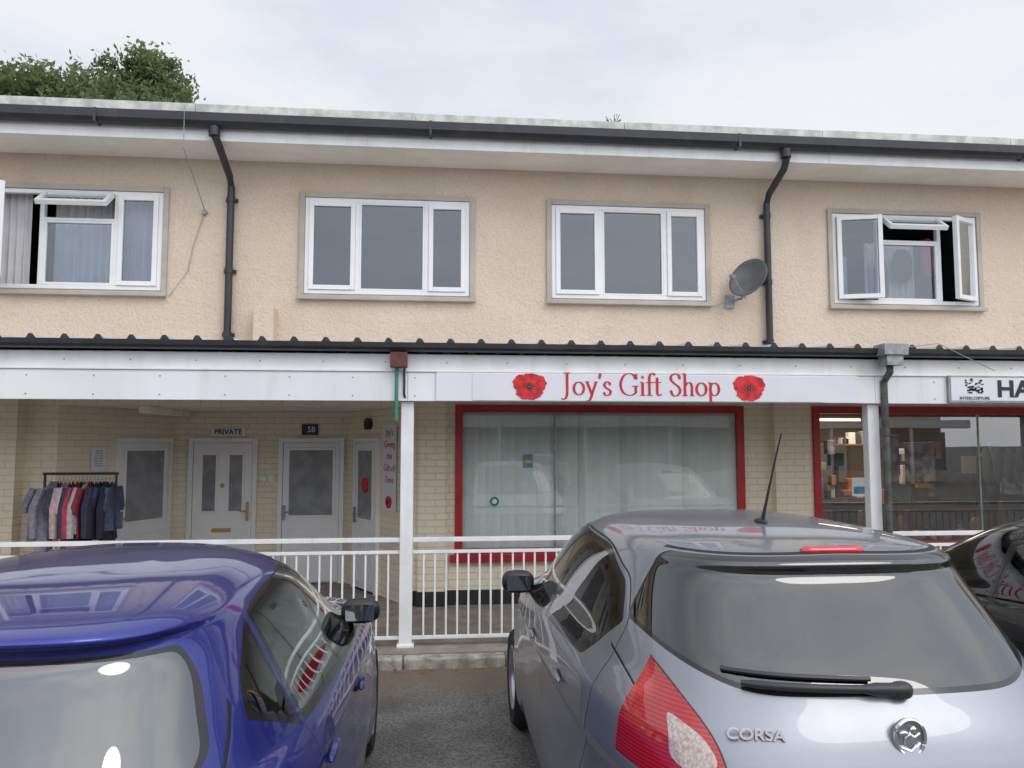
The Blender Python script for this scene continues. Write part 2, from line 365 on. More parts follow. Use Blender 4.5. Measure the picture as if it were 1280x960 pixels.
# shop windows
def shopwin(name,x0,x1,mulls,gm):
    mb=MB(); mb.rect(x0,x1,.66,2.45,9.17,9.25,.09,0); mb.box(x0-.06,x1+.06,9.10,9.168,.60,.69,0)
    for m_ in mulls: mb.box(m_-.012,m_+.012,9.20,9.22,.75,2.36,1)
    mb.quad(x0+.09,x1-.09,.75,2.36,9.21,2)
    mb.build(name,[M_RED,M_METAL,gm],BLD,bevel=.005)
shopwin('gift_shop_window',.23,3.79,[1.43],M_GLASSS); shopwin('salon_window',4.68,9.2,[6.9],M_GLASSH); shopwin('far_shop_window',-9.5,-6.0,[-7.7],M_GLASSS)
m,b=newmat('blind_fabric')
c=b.mixc(b.ramp(b.noise(b.vmul(b.co,(14,1,.3)),1,3),.3,.7),(.88,.93,.89),(.95,.97,.95))
df=b.n('ShaderNodeBsdfDiffuse'); b.nt.links.new(c,df.inputs[0]); tr=b.n('ShaderNodeBsdfTranslucent'); b.nt.links.new(c,tr.inputs[0])
b.out(b.mixs(.06,df.outputs[0],tr.outputs[0])); M_BLIND=m
mb=MB(); x=.30
while x<3.75:
    an=math.radians(-16+random.uniform(-6,6)+(-18 if random.random()<.08 else 0)); dx,dy=.046*math.cos(an),.046*math.sin(an); cx=x+random.uniform(-.003,.003)
    mb.add([(cx-dx,9.250-dy,.70),(cx+dx,9.250+dy,.70),(cx+dx,9.250+dy,2.4),(cx-dx,9.250-dy,2.4)],[(0,1,2,3)]); x+=.086
mb.build('vertical_blinds',[M_BLIND],BLD)
mb=MB(); mb.box(.2,3.8,9.36,9.39,.1,2.9); mb.build('shop_back_screen',[M_WHITE],BLD)
pleat(-9.4,-6.1,.7,2.4,9.4,M_BLIND,'blinds',.02,60)
M_GRN=pmat('green_sticker',(.03,.25,.16),.5); M_BLU=pmat('blue_poster',(.10,.30,.45),.5,var=.5,vs=20); M_YEL=pmat('yellow_poster',(.6,.5,.12),.5)
mb=MB(); mb.cyl((.70,9.20,1.30),.055,.004,'Y',24,0); mb.cyl((.70,9.197,1.30),.03,.003,'Y',20,1); mb.box(1.05,1.16,9.200,9.206,1.70,1.86,2); mb.box(1.06,1.15,9.197,9.1995,1.75,1.79,3)
mb.box(5.18,5.42,9.200,9.206,1.33,1.56,1); mb.box(5.2,5.4,9.197,9.1995,1.36,1.45,2)
mb.build('window_stickers',[M_GRN,M_WHITE,M_BLU,M_YEL],BLD)
# salon interior
m,b=newmat('lamp_tube'); e=b.n('ShaderNodeEmission'); e.inputs[0].default_value=(1,.8,.45,1); e.inputs[1].default_value=4; b.out(e.outputs[0]); M_LAMP=m
M_WOOD=pmat('wood',(.22,.11,.05),.5,var=.3,vs=8); M_ORANGE=pmat('orange_ceramic',(.60,.22,.06),.4,var=.3,vs=6)
M_POST=pmat('poster_print',(.30,.28,.33),.5,var=.8,vs=9)
mb=MB()
mb.box(4.6,9.4,12.3,12.35,.1,2.9,0); mb.box(4.56,9.4,9.4,12.3,.08,.12,1); mb.box(4.6,9.4,9.3,9.6,.1,.72,1); mb.box(4.6,9.4,9.5,12.3,2.56,2.6,0)
for x in (5.0,6.1,7.2,8.3): 
    mb.box(x,x+.7,12.2,12.28,1.0,2.0,3); mb.rect(x-.04,x+.74,.96,2.04,12.18,12.29,.04,1)
mb.box(4.7,9.3,11.9,12.2,.85,.9,1)
for x,z in ((6.25,1.45),(5.75,1.55),(7.6,1.3)): mb.box(x,x+.42,9.75,9.77,z,z+.55,4)
for z in (1.15,1.95): mb.box(5.6,6.6,11.0,11.3,z,z+.025,1)
for i in range(70):
    if i<16:
        z=random.choice((1.175,1.975)); x=random.uniform(5.6,6.5); y=11.05; w=random.uniform(.04,.12); hh=random.uniform(.08,.26)
    else:
        x=random.uniform(4.8,9.1); y=random.uniform(10.6,12.1); z=random.uniform(.8,1.9); w=random.uniform(.05,.22); hh=random.uniform(.06,.3)
    mb.box(x,x+w,y,y+.1,z,z+hh,random.choice((1,3,4,5,5,5,6,7,2)))
mb.build('salon_interior',[M_TAN,M_WOOD,M_CURT,M_DGLASS,M_POST,M_DARKIN,M_ORANGE,M_BLU],BLD,bevel=.006)
mb=MB()
for x in (5.3,6.5,7.7):
    mb.box(x,x+.5,9.9,10.3,.5,.62,0); mb.box(x,x+.5,9.85,9.95,.6,1.2,0); mb.cyl((x+.25,10.1,.12),.03,.4,mi=1); mb.cyl((x+.25,10.1,.1),.22,.03,mi=1)
mb.build('salon_chairs',[M_DARKIN,M_METAL],BLD,bevel=.03)
mb=MB()
for i in range(16):
    x=4.85+i*.22+random.uniform(-.07,.07); r=random.uniform(.04,.10); mb.ell((x,9.42+random.uniform(-.05,.05),.74+r*.8),(r,r,r*.85),2.2,14,8,random.choice((0,0,0,3)))
for i in range(5): 
    x=5.5+i*.41+random.uniform(-.1,.1); h=random.uniform(.07,.2); mb.ell((x,9.5,.75+h),(random.uniform(.04,.09),.05,h),2.6,12,8,random.choice((1,3,4)))
mb.build('window_display_items',[M_ORANGE,M_REDTXT,M_CURT,M_WOOD,M_DARKIN],BLD,smooth=True)
mb=MB(); mb.box(4.98,5.62,9.72,9.76,2.285,2.315); mb.build('ceiling_lamp_tube',[M_LAMP],BLD)
li=bpy.data.lights.new('salon_lamp','AREA'); li.energy=34; li.size=1.2; li.color=(1,.82,.6); lo=bpy.data.objects.new('salon_lamp',li); link(lo,BLD); lo.location=(6.3,10.6,2.5)
mb=MB(); mb.tube([(7.15,9.6,1.95),(8.5,9.6,1.95)],.012); 
for i in range(6): mb.ell((7.3+i*.16,9.6,1.7),(.03,.09,.24),2.3,12,8)
mb.build('hanging_towels',[M_DARKIN],BLD,smooth=True)
mb=MB(); mb.box(-2.10,-1.87,8.98,9.199,2.95,3.56); mb.build('wall_vent_box',[M_RENDER],BLD,bevel=.01)
mb=MB(); mb.tube([(-2.75,8.42,5.66),(-2.76,8.46,5.2),(-2.72,9.15,4.72),(-2.73,9.18,4.66)],.005)
mb.tube([(-2.73,9.18,4.7),(-2.85,9.185,4.3),(-2.9,9.185,4.0),(-3.1,9.185,3.7)],.004); mb.cyl((-2.73,9.15,4.70),.03,.04,'Y',10)
mb.tube([(3.62,9.12,3.76),(3.45,9.18,3.70),(3.2,9.185,3.68)],.005)
mb.build('aerial_cable',[M_METAL],BLD)
def drain(x):
    mb=MB(); mb.cyl((x-.03,8.5,5.36),.06,.1); mb.tube([(x-.02,8.50,5.47),(x-.02,8.50,5.36),(x,8.62,5.27),(x,9.05,5.10),(x,9.13,5.0),(x,9.13,2.95)],.042,14)
    for z in (4.85,4.0,3.25): mb.tube([(x,9.13,z-.03),(x,9.13,z+.03)],.050,14); mb.box(x-.07,x+.07,9.165,9.199,z-.02,z+.02)
    mb.build('drainpipe',[M_BLACK],smooth=True)
drain(-2.42); drain(4.13)
def dish(loc,r,rz,rx):
    e=empty('satellite_dish',loc)
    R=Matrix.Rotation(rz,4,'Z')@Matrix.Rotation(rx,4,'X')
    vs=[];fs=[];n=32;k=7
    for j in range(1,k+1):
        for i in range(n):
            a=2*math.pi*i/n; q=r*j/k; vs.append((q*math.cos(a)*.93,.10*(1-(j/k)**2),q*math.sin(a)))
    for j in range(k-1):
        for i in range(n): fs.append((j*n+i,j*n+(i+1)%n,(j+1)*n+(i+1)%n,(j+1)*n+i))
    fs.append(tuple(range(n)))
    mb=MB(); mb.add(vs,fs,0,R); o=mb.build('reflector',[M_DISH],e,smooth=True); s=o.modifiers.new('s','SOLIDIFY'); s.thickness=.008
    mb=MB(); f=R@Vector((0,-.30,-.18)); bt=R@Vector((0,.05,-r)); bk=R@Vector((0,.11,0))
    mb.tube([tuple(bt),tuple(f)],.010); mb.tube([tuple(f+Vector((0,-.03,0))),tuple(f+Vector((0,.07,.02)))],.025,12)
    mb.tube([tuple(bk),(bk.x,bk.y+.05,bk.z-.05),(0,.22,-.22),(-.12,.31,-.25)],.016); mb.box(-.18,-.06,.285,.30,-.33,-.17)
    mb.build('arm_and_bracket',[M_METAL],e)
dish((3.76,8.88,4.0),.27,math.radians(-52),math.radians(-24)); dish((-4.98,8.80,4.30),.27,math.radians(-50),math.radians(-22))
# ---------------------------------------------------------------- canopy
CAN=empty('walkway_canopy')
mb=MB(); mb.box(-12,16,7.34,7.378,2.668,2.84); mb.box(-12,16,7.38,7.47,2.42,2.80); 
mb.build('canopy_fascia',[M_WPAINT],CAN,bevel=.004)
mb=MB()
for a,b_ in ((-12,-7.35),(-7.346,-4.93),(-4.926,-.27),(-.266,4.385),(4.389,9.05),(9.054,16)): mb.box(a,b_,7.30,7.337,2.39,2.664)
mb.box(-12,16,7.285,7.339,2.666,2.682)
mb.build('fascia_panels',[M_PANEL],CAN,bevel=.003)
mb=MB(); x=-11.8
while x<16:
    for z in (2.44,2.61): mb.cyl((x,7.294,z),.007,.008,'Y',8)
    mb.cyl((x+.3,7.334,2.76),.007,.008,'Y',8); x+=.58
mb.build('fascia_screws',[M_METAL],CAN)
mb=MB(); prof=[(7.335,2.93),(7.335,2.875),(7.315,2.86),(7.27,2.853),(7.225,2.865),(7.205,2.89),(7.20,2.935),(7.212,2.935),(7.222,2.90),(7.32,2.93)]
n=len(prof); vs=[(x,p[0],p[1]) for x in (-12,16) for p in prof]
mb.add(vs,[(i,(i+1)%n,n+(i+1)%n,n+i) for i in range(n)]+[tuple(range(n)),tuple(range(n,2*n))[::-1]])
mb.build('canopy_gutter',[M_BLACK],CAN)
mb=MB(); P=.29; k=int(28/P); pts=[]
for i in range(k):
    x=-12+i*P; pts+= [(x,0),(x+.20,0),(x+.23,.035),(x+.25,.035)]
vs=[(x,7.26,2.936+z) for x,z in pts]+[(x,9.199,3.05+z) for x,z in pts]; n=len(pts)
mb.add(vs,[(i,i+1,n+i+1,n+i) for i in range(n-1)],0)
for i in range(k):
    x=-12+i*P+.20; mb.add([(x,7.25,2.937),(x+.09,7.25,2.937),(x+.055,7.25,2.982),(x+.025,7.25,2.982),(x,7.259,2.937),(x+.09,7.259,2.937),(x+.055,7.259,2.982),(x+.025,7.259,2.982)],[(0,1,2,3),(3,2,6,7),(0,3,7,4),(1,2,6,5)],1)
mb.build('corrugated_roof',[M_CORR,M_BLACK],CAN)
mb=MB(); mb.box(-12,16,7.472,9.199,2.78,2.81); mb.build('canopy_ceiling_panel',[M_CEIL],CAN)
mb=MB(); x=-11.6
while x<16: mb.box(x,x+.06,7.472,9.198,2.66,2.778); x+=1.165
mb.build('canopy_joists',[M_CEIL],CAN)
for px in (-9.59,-4.93,-.27,4.39,9.05):
    mb=MB(); mb.box(px-.06,px+.06,7.35,7.46,.10,2.39); mb.box(px-.08,px+.08,7.33,7.48,.098,.13); mb.build('canopy_post',[M_WPAINT],CAN,bevel=.008)
mb=MB(); mb.box(-.43,-.27,7.18,7.28,2.70,2.84,0); mb.tube([(-.37,7.25,2.72),(-.37,7.27,2.2)],.018,10,1); mb.tube([(-.30,7.28,2.70),(-.30,7.29,2.45),(-.29,7.3,2.42)],.012,8,2)
mb.build('old_gutter_outlet',[M_RUST,M_GREENP,M_BLACK],CAN,bevel=.006)
mb=MB(); mb.box(4.37,4.62,7.08,7.28,2.86,2.97,0); mb.box(4.41,4.58,7.11,7.27,2.76,2.86,0)
mb.tube([(4.49,7.2,2.78),(4.49,7.2,2.70),(4.47,7.28,2.60),(4.47,7.28,.25),(4.47,7.2,.14)],.034,14,1)
for z in (2.1,1.35,.6): mb.tube([(4.47,7.28,z-.03),(4.47,7.28,z+.03)],.042,14,1)
mb.tube([(4.62,7.2,2.94),(5.0,7.19,2.99),(5.6,7.19,2.72)],.005,6,0)
mb.build('canopy_downpipe',[M_METAL,M_OLDPIPE],CAN,bevel=.006)
# ---------------------------------------------------------------- gift shop sign
SG=empty('shop_sign')
mb=MB(); mb.box(.0,4.19,7.275,7.298,2.392,2.662,0); mb.box(.34,3.82,7.268,7.274,2.398,2.655,1); mb.build('sign_board',[M_SIGNW,pmat('sign_face',(.76,.76,.80),.3,var=.03)],SG,bevel=.002)
def cr(pts,k=7):
    if len(pts)<3: return [tuple(p) for p in pts]
    P=[np.array(p,float) for p in pts]; P=[2*P[0]-P[1]]+P+[2*P[-1]-P[-2]]; out=[]
    for i in range(1,len(P)-2):
        for j in range(k):
            t=j/k; a,b_,c,d=P[i-1:i+3]
            out.append(tuple(.5*((2*b_)+(-a+c)*t+(2*a-5*b_+4*c-d)*t*t+(-a+3*b_-3*c+d)*t**3)))
    out.append(tuple(P[-2])); return out
def ellp(cx,cy,rx,ry,n=28): return [(cx+rx*math.cos(2*math.pi*i/n),cy+ry*math.sin(2*math.pi*i/n)) for i in range(n+1)]
GL={
'J':(.50,[cr([(.24,1),(.24,.5),(.24,.1),(.19,-.12),(.08,-.2),(-.03,-.16)]),[(.08,1),(.40,1)]]),
'o':(.60,[ellp(.28,.3,.23,.29)]),
'y':(.58,[[(.06,.6),(.29,.0)],cr([(.48,.6),(.36,.25),(.24,-.12),(.14,-.26),(.02,-.26)]),[(-.03,.6),(.17,.6)],[(.38,.6),(.57,.6)]]),
"'":(.20,[[(.10,1.0),(.09,.9),(.04,.76)]]),
's':(.46,[cr([(.36,.46),(.30,.58),(.18,.6),(.08,.48),(.16,.34),(.32,.24),(.37,.12),(.28,.0),(.14,0),(.05,.13)])]),
'G':(.98,[cr([(.80,.74),(.68,.93),(.47,1.0),(.22,.88),(.08,.5),(.2,.13),(.47,0),(.68,.04),(.79,.12)]),[(.79,.1),(.79,.42)],[(.62,.42),(.93,.42)],[(.81,.74),(.81,.97)]]),
'i':(.30,[[(.13,.6),(.13,0)],[(.0,0),(.27,0)],[(.01,.6),(.13,.6)],[(.13,.88),(.13,.78)]]),
'f':(.37,[cr([(.42,.93),(.33,1.02),(.2,.96),(.15,.78),(.15,.4),(.15,0)]),[(0,.6),(.36,.6)],[(.02,0),(.3,0)]]),
't':(.42,[cr([(.15,.82),(.15,.45),(.15,.12),(.22,.0),(.36,.06)]),[(0,.6),(.34,.6)]]),
'S':(.62,[cr([(.50,.76),(.45,.94),(.28,1.01),(.1,.9),(.09,.72),(.24,.56),(.44,.40),(.51,.2),(.38,.01),(.18,0),(.06,.24)])]),
'h':(.62,[[(.12,1.02),(.12,0)],cr([(.12,.42),(.24,.58),(.38,.58),(.45,.42),(.45,.2),(.45,0)]),[(0,0),(.24,0)],[(.34,0),(.57,0)],[(.0,1.02),(.12,1.02)]]),
'p':(.60,[[(.12,.6),(.12,-.3)],ellp(.31,.3,.21,.29),[(0,-.3),(.25,-.3)],[(0,.6),(.12,.6)]]),
' ':(.30,[])}
def strokes(word,x0,z0,sc,y,mat,parent,name,thick=.125,thin=.042):
    mb=MB(); x=x0; lay=0
    for ch in word:
        adv,paths=GL[ch]
        for p in paths:
            vs=[];fs=[];n=len(p); lay+=1
            for i in range(n):
                a=p[max(i-1,0)]; c=p[min(i+1,n-1)]
                if abs(p[0][0]-p[-1][0])<1e-6 and abs(p[0][1]-p[-1][1])<1e-6:
                    a=p[i-1] if i>0 else p[n-2]; c=p[i+1] if i<n-1 else p[1]
                dx,dy=c[0]-a[0],c[1]-a[1]; l=math.hypot(dx,dy) or 1; w=(thin+(thick-thin)*abs(dy/l)**1.5)/2
                nx,ny=-dy/l*w,dx/l*w; yy=y-.0004*(lay%5)
                vs+=[(x+(p[i][0]+nx)*sc,yy,z0+(p[i][1]+ny)*sc),(x+(p[i][0]-nx)*sc,yy,z0+(p[i][1]-ny)*sc)]
            for i in range(n-1): fs.append((2*i,2*i+1,2*i+3,2*i+2))
            mb.add(vs,fs)
        x+=adv*sc
    mb.build(name,[mat],parent); return x
strokes("Joy's Gift Shop",1.20,2.455,.211,7.265,M_REDTXT,SG,'sign_lettering')
for px in (.885,3.06):
    mb=MB()
    for i,(dx,dz,rx,rz) in enumerate(((-.055,.035,.105,.085),(.06,.03,.105,.09),(.0,-.05,.13,.075),(.0,.05,.09,.08))):
        n=40; vs=[(px+dx+rx*(1+.06*math.sin(9*a+i)+.03*math.sin(17*a))*math.cos(a),7.2655-.0008*i,2.53+dz+rz*(1+.06*math.sin(7*a+2*i)+.03*math.sin(19*a))*math.sin(a)) for a in [2*math.pi*j/n for j in range(n)]]
        mb.add(vs,[tuple(range(n))],0)
    mb.cyl((px,7.260,2.53),.024,.002,'Y',16,1); mb.cyl((px,7.258,2.53),.010,.0015,'Y',10,2)
    for j in range(10):
        a=j*.63; mb.cyl((px+.043*math.cos(a),7.2605,2.53+.036*math.sin(a)),.006,.0015,'Y',6,1)
    mb.build('poppy_emblem',[M_POPPY,M_BLKTXT,M_GRN],SG)
HS=empty('salon_sign')
mb=MB(); mb.box(5.15,8.6,7.262,7.298,2.40,2.675,0); mb.box(5.17,8.58,7.256,7.2615,2.42,2.655,1); mb.build('sign_board',[M_METAL,M_SIGNW],HS,bevel=.002)
text('lettering','HAIR DESIGN',(5.66,7.252,2.535),.235,M_BLKTXT,HS,.002,'LEFT',bold=.006,sx=1.15); text('small_lettering','INTERCOIFFURE',(5.42,7.252,2.445),.045,M_BLKTXT,HS,.001)
mb=MB()
for i in range(60):
    a=random.uniform(5.32,5.50); z=random.uniform(2.49,2.63); mb.box(a,a+random.uniform(.01,.03),7.2535,7.2555,z,z+random.uniform(.004,.02))
mb.build('emblem',[M_BLKTXT],HS)
PS=empty('small_sign'); mb=MB(); mb.box(-4.6,-3.93,7.285,7.298,2.46,2.60,0); mb.build('board',[M_SIGNW],PS); text('lettering','OPEN',(-4.2,7.282,2.53),.1,M_PINK,PS,.001)
# ---------------------------------------------------------------- railing
for a,b_ in ((-9.53,-4.99),(-4.87,-.33),(-.21,4.33),(4.45,8.99)):
    R=empty('metal_railing'); mb=MB()
    mb.box(a,b_,7.375,7.435,1.065,1.105); mb.box(a,b_,7.388,7.422,.955,.985); mb.box(a,b_,7.388,7.422,.165,.195)
    n=int((b_-a)/.105); 
    for i in range(1,n): 
        x=a+(b_-a)*i/n; mb.box(x-.009,x+.009,7.396,7.414,.195,.955)
    mb.build('rails_and_balusters',[M_WPAINT],R,bevel=.003)
# ---------------------------------------------------------------- clothes rack
CR=empty('clothes_rack'); mb=MB()
for x in (-4.10,-3.38): mb.tube([(x,8.6,.12),(x,8.6,1.67)],.014); mb.box(x-.02,x+.02,8.35,8.85,.11,.14)
mb.tube([(-4.12,8.6,1.67),(-3.36,8.6,1.67)],.014); mb.build('rail_frame',[M_BLACK],CR)
cols=[(.22,.20,.26),(.26,.24,.30),(.06,.06,.09),(.55,.38,.38),(.60,.45,.42),(.04,.05,.10),(.35,.03,.07),(.5,.05,.08),(.03,.03,.04),(.45,.42,.42),(.25,.03,.05),(.03,.04,.09),(.05,.05,.07),(.02,.02,.03),(.04,.05,.12),(.02,.02,.03),(.08,.09,.16)]
cm=[pmat('garment_%d'%i,c,.9,var=.25,vs=25,bs=60,bst=.3) for i,c in enumerate(cols)]
mb=MB(); GX=[-4.03+i*.039 for i in range(len(cols))]
for i in range(len(cols)):
    x=GX[i]; yaw=math.radians(90+random.uniform(-12,12)) if i>1 else math.radians((38,60)[i])
    L=random.uniform(.6,.86) if i<9 else random.uniform(.5,.66); hw=random.uniform(.17,.20)
    M=Matrix.Translation((x,8.6,1.60))@Matrix.Rotation(yaw,4,'Z')
    vs=[];fs=[];n=26;K=12; ph=random.uniform(0,6)
    for k in range(K+1):
        t=k/K; w=hw*(.25+.75*min(1,t*5)**.5)*(1+.10*t) ; d=.012+.035*t
        for j in range(n):
            a=2*math.pi*j/n; rp=1+.35*t*math.sin(6*a+ph)
            vs.append((w*math.cos(a),d*rp*math.sin(a)+.015*t*math.sin(9*w*math.cos(a)*4+ph),-L*t-.07*abs(math.cos(a))*(1-t)))
    for k in range(K):
        for j in range(n): fs.append((k*n+j,k*n+(j+1)%n,(k+1)*n+(j+1)%n,(k+1)*n+j))
    mb.add(vs,fs,i,M)
    for s in (-1,1):
        p0=M@Vector((s*hw*.85,0,-.08)); p1=M@Vector((s*(hw+.05),.01,-.28)); p2=M@Vector((s*(hw+.04),.01,-.28-(.3 if i%2 else .05)))
        mb.tube([tuple(p0),tuple(p1),tuple(p2)],[.040,.045,.036],8,i)
mb.build('garments',cm,CR,smooth=True)
mb=MB()
for x in GX: mb.tube([(x,8.6,1.60),(x,8.6,1.66),(x,8.58,1.69)],.003,5)
mb.build('hangers',[M_METAL],CR)
# ---------------------------------------------------------------- cars
def spec_hatch():
    return dict(L=4.0,ax=(.66,3.17),wr=.30,rl=.70,R=[ # z yr yf w nr nf
(.17,.10,3.88,.76,5,3.5),(.21,.03,3.95,.82,5,3.6),(.32,0,4.0,.85,5,3.6),(.50,0,4.0,.866,5,3.6),(.60,.01,3.98,.868,5,3.6),(.66,.045,3.94,.866,4.8,3.6),
(.76,.06,3.86,.862,4.6,3.6),(.84,.07,3.72,.855,4.5,3.6),(.91,.085,3.48,.847,4.4,3.8),(.97,.11,3.2,.836,4.3,3.8),(1.01,.13,3.06,.818,4.2,3.6),
(1.05,.155,2.98,.795,4.1,3.4),(1.09,.185,2.91,.772,4,3.3),(1.17,.25,2.76,.742,3.9,3.3),(1.25,.325,2.6,.708,3.8,3.3),(1.33,.40,2.42,.67,3.7,3.3),
(1.385,.44,2.27,.635,3.7,3.2),(1.42,.435,2.16,.60,3.7,3.1),(1.447,.48,2.06,.55,3.5,3.0),(1.465,.62,1.94,.47,3.2,2.8),(1.478,.82,1.78,.36,3,2.6),(1.486,1.05,1.6,.2,2.6,2.4)],
    topz=1.488,topy=1.32,
    side=[[(2.80,.985),(1.79,1.01),(1.79,1.375),(2.05,1.365),(2.42,1.2)],[(1.73,1.015),(.98,1.05),(.76,1.2),(.84,1.29),(1.15,1.37),(1.73,1.375)]],
    rear=[(-.5,1.105),(.46,1.115),(.64,1.185),(.735,1.29),(.70,1.375),(.58,1.423),(-.5,1.437)],
    wind=[(-.5,1.03),(.66,1.05),(.53,1.38),(-.5,1.41)],
    tail=[(.90,1.205),(.70,1.19),(.555,.99),(.54,.90),(.64,.85),(.90,.88)],
    clear=[(.665,1.035),(.585,.995),(.56,.94),(.62,.895),(.68,.93)],
    hatch=[(-.5,.62),(.54,.62),(.68,.9),(.765,1.22),(.75,1.36),(.62,1.442),(-.5,1.455)],
    doors=[[(2.95,.25),(1.76,.25),(1.76,1.405),(2.08,1.395),(2.5,1.22),(2.92,.98)],[(1.76,.25),(1.12,.25),(.80,.75),(.68,1.2),(.80,1.33),(1.15,1.405),(1.76,1.41)]],
    handles=[(1.24,.875),(2.02,.855)],mirror=(2.50,1.02),crease=(.80,.02))
def spec_blue():
    return dict(L=4.06,ax=(.66,3.23),wr=.315,rl=.58,R=[
(.16,.10,3.93,.78,5,3.5),(.20,.03,4.0,.85,5,3.6),(.32,0,4.06,.875,5,3.6),(.50,0,4.06,.89,5,3.6),(.62,.02,4.04,.89,4.8,3.6),(.72,.06,3.98,.887,4.6,3.6),
(.80,.085,3.86,.878,4.5,3.7),(.86,.105,3.66,.862,4.4,3.8),(.91,.13,3.38,.842,4.3,3.8),(.95,.15,3.1,.812,4.2,3.6),(.99,.18,2.98,.780,4,3.4),
(1.07,.24,2.82,.742,3.9,3.3),(1.15,.30,2.65,.704,3.9,3.3),(1.23,.36,2.48,.664,3.9,3.3),(1.30,.41,2.32,.626,3.9,3.2),(1.345,.41,2.18,.592,4,3.1),
(1.376,.345,2.10,.560,4.2,3.1),(1.403,.37,2.02,.51,4,2.9),(1.428,.54,1.92,.44,3.4,2.7),(1.445,.75,1.8,.34,3,2.5),(1.456,1,1.6,.2,2.6,2.4)],
    topz=1.460,topy=1.32,
    side=[[(2.78,.93),(1.80,.95),(1.80,1.322),(2.0,1.315),(2.38,1.16)],[(1.74,.955),(1.04,.985),(1.0,1.30),(1.3,1.325),(1.74,1.325)],[(.95,1.0),(.70,1.10),(.74,1.17),(.91,1.28)]],
    rear=[(-.5,.99),(.58,1.01),(.63,1.06),(.54,1.31),(-.5,1.335)],
    wind=[(-.5,.975),(.66,.99),(.51,1.32),(-.5,1.36)],
    tail=[(.92,.93),(.55,.90),(.52,.80),(.60,.74),(.92,.78)],
    clear=[(.70,.86),(.62,.86),(.62,.80),(.70,.80)],
    hatch=[(-.5,.60),(.60,.60),(.68,.9),(.68,1.06),(.58,1.35),(-.5,1.374)],
    doors=[[(2.95,.25),(1.77,.25),(1.77,1.352),(2.05,1.342),(2.46,1.18),(2.90,.93)],[(1.77,.25),(1.12,.25),(.98,.7),(.98,1.29),(1.02,1.335),(1.3,1.355),(1.77,1.355)]],
    handles=[(1.10,.83),(1.97,.79)],mirror=(2.48,1.0),crease=(.80,.03))
def dense(R,k=6):
    A=np.array(R,float); P=np.vstack([2*A[0]-A[1],A,2*A[-1]-A[-2]]); out=[]
    for i in range(1,len(P)-2):
        for j in range(k):
            t=j/k; a,b_,c,d=P[i-1],P[i],P[i+1],P[i+2]
            out.append(.5*((2*b_)+(-a+c)*t+(2*a-5*b_+4*c-d)*t*t+(-a+3*b_-3*c+d)*t**3))
    out.append(A[-1]); return np.array(out)
def sm(x): x=min(1,max(0,x)); return x*x*(3-2*x)
def surf_y(D,x,z,rear=True):
    v=[np.interp(z,D[:,0],D[:,k]) for k in range(6)]; ym=(v[1]+v[2])/2; a=(v[2]-v[1])/2; n=v[4] if rear else v[5]
    q=max(0,1-(min(abs(x)/v[3],1))**n)**(1/n); return ym-a*q if rear else ym+a*q
def surf_x(D,y,z):
    v=[np.interp(z,D[:,0],D[:,k]) for k in range(6)]; ym=(v[1]+v[2])/2; a=(v[2]-v[1])/2; n=v[4] if y<ym else v[5]
    return v[3]*max(0,1-min(abs(y-ym)/a,1)**n)**(1/n)
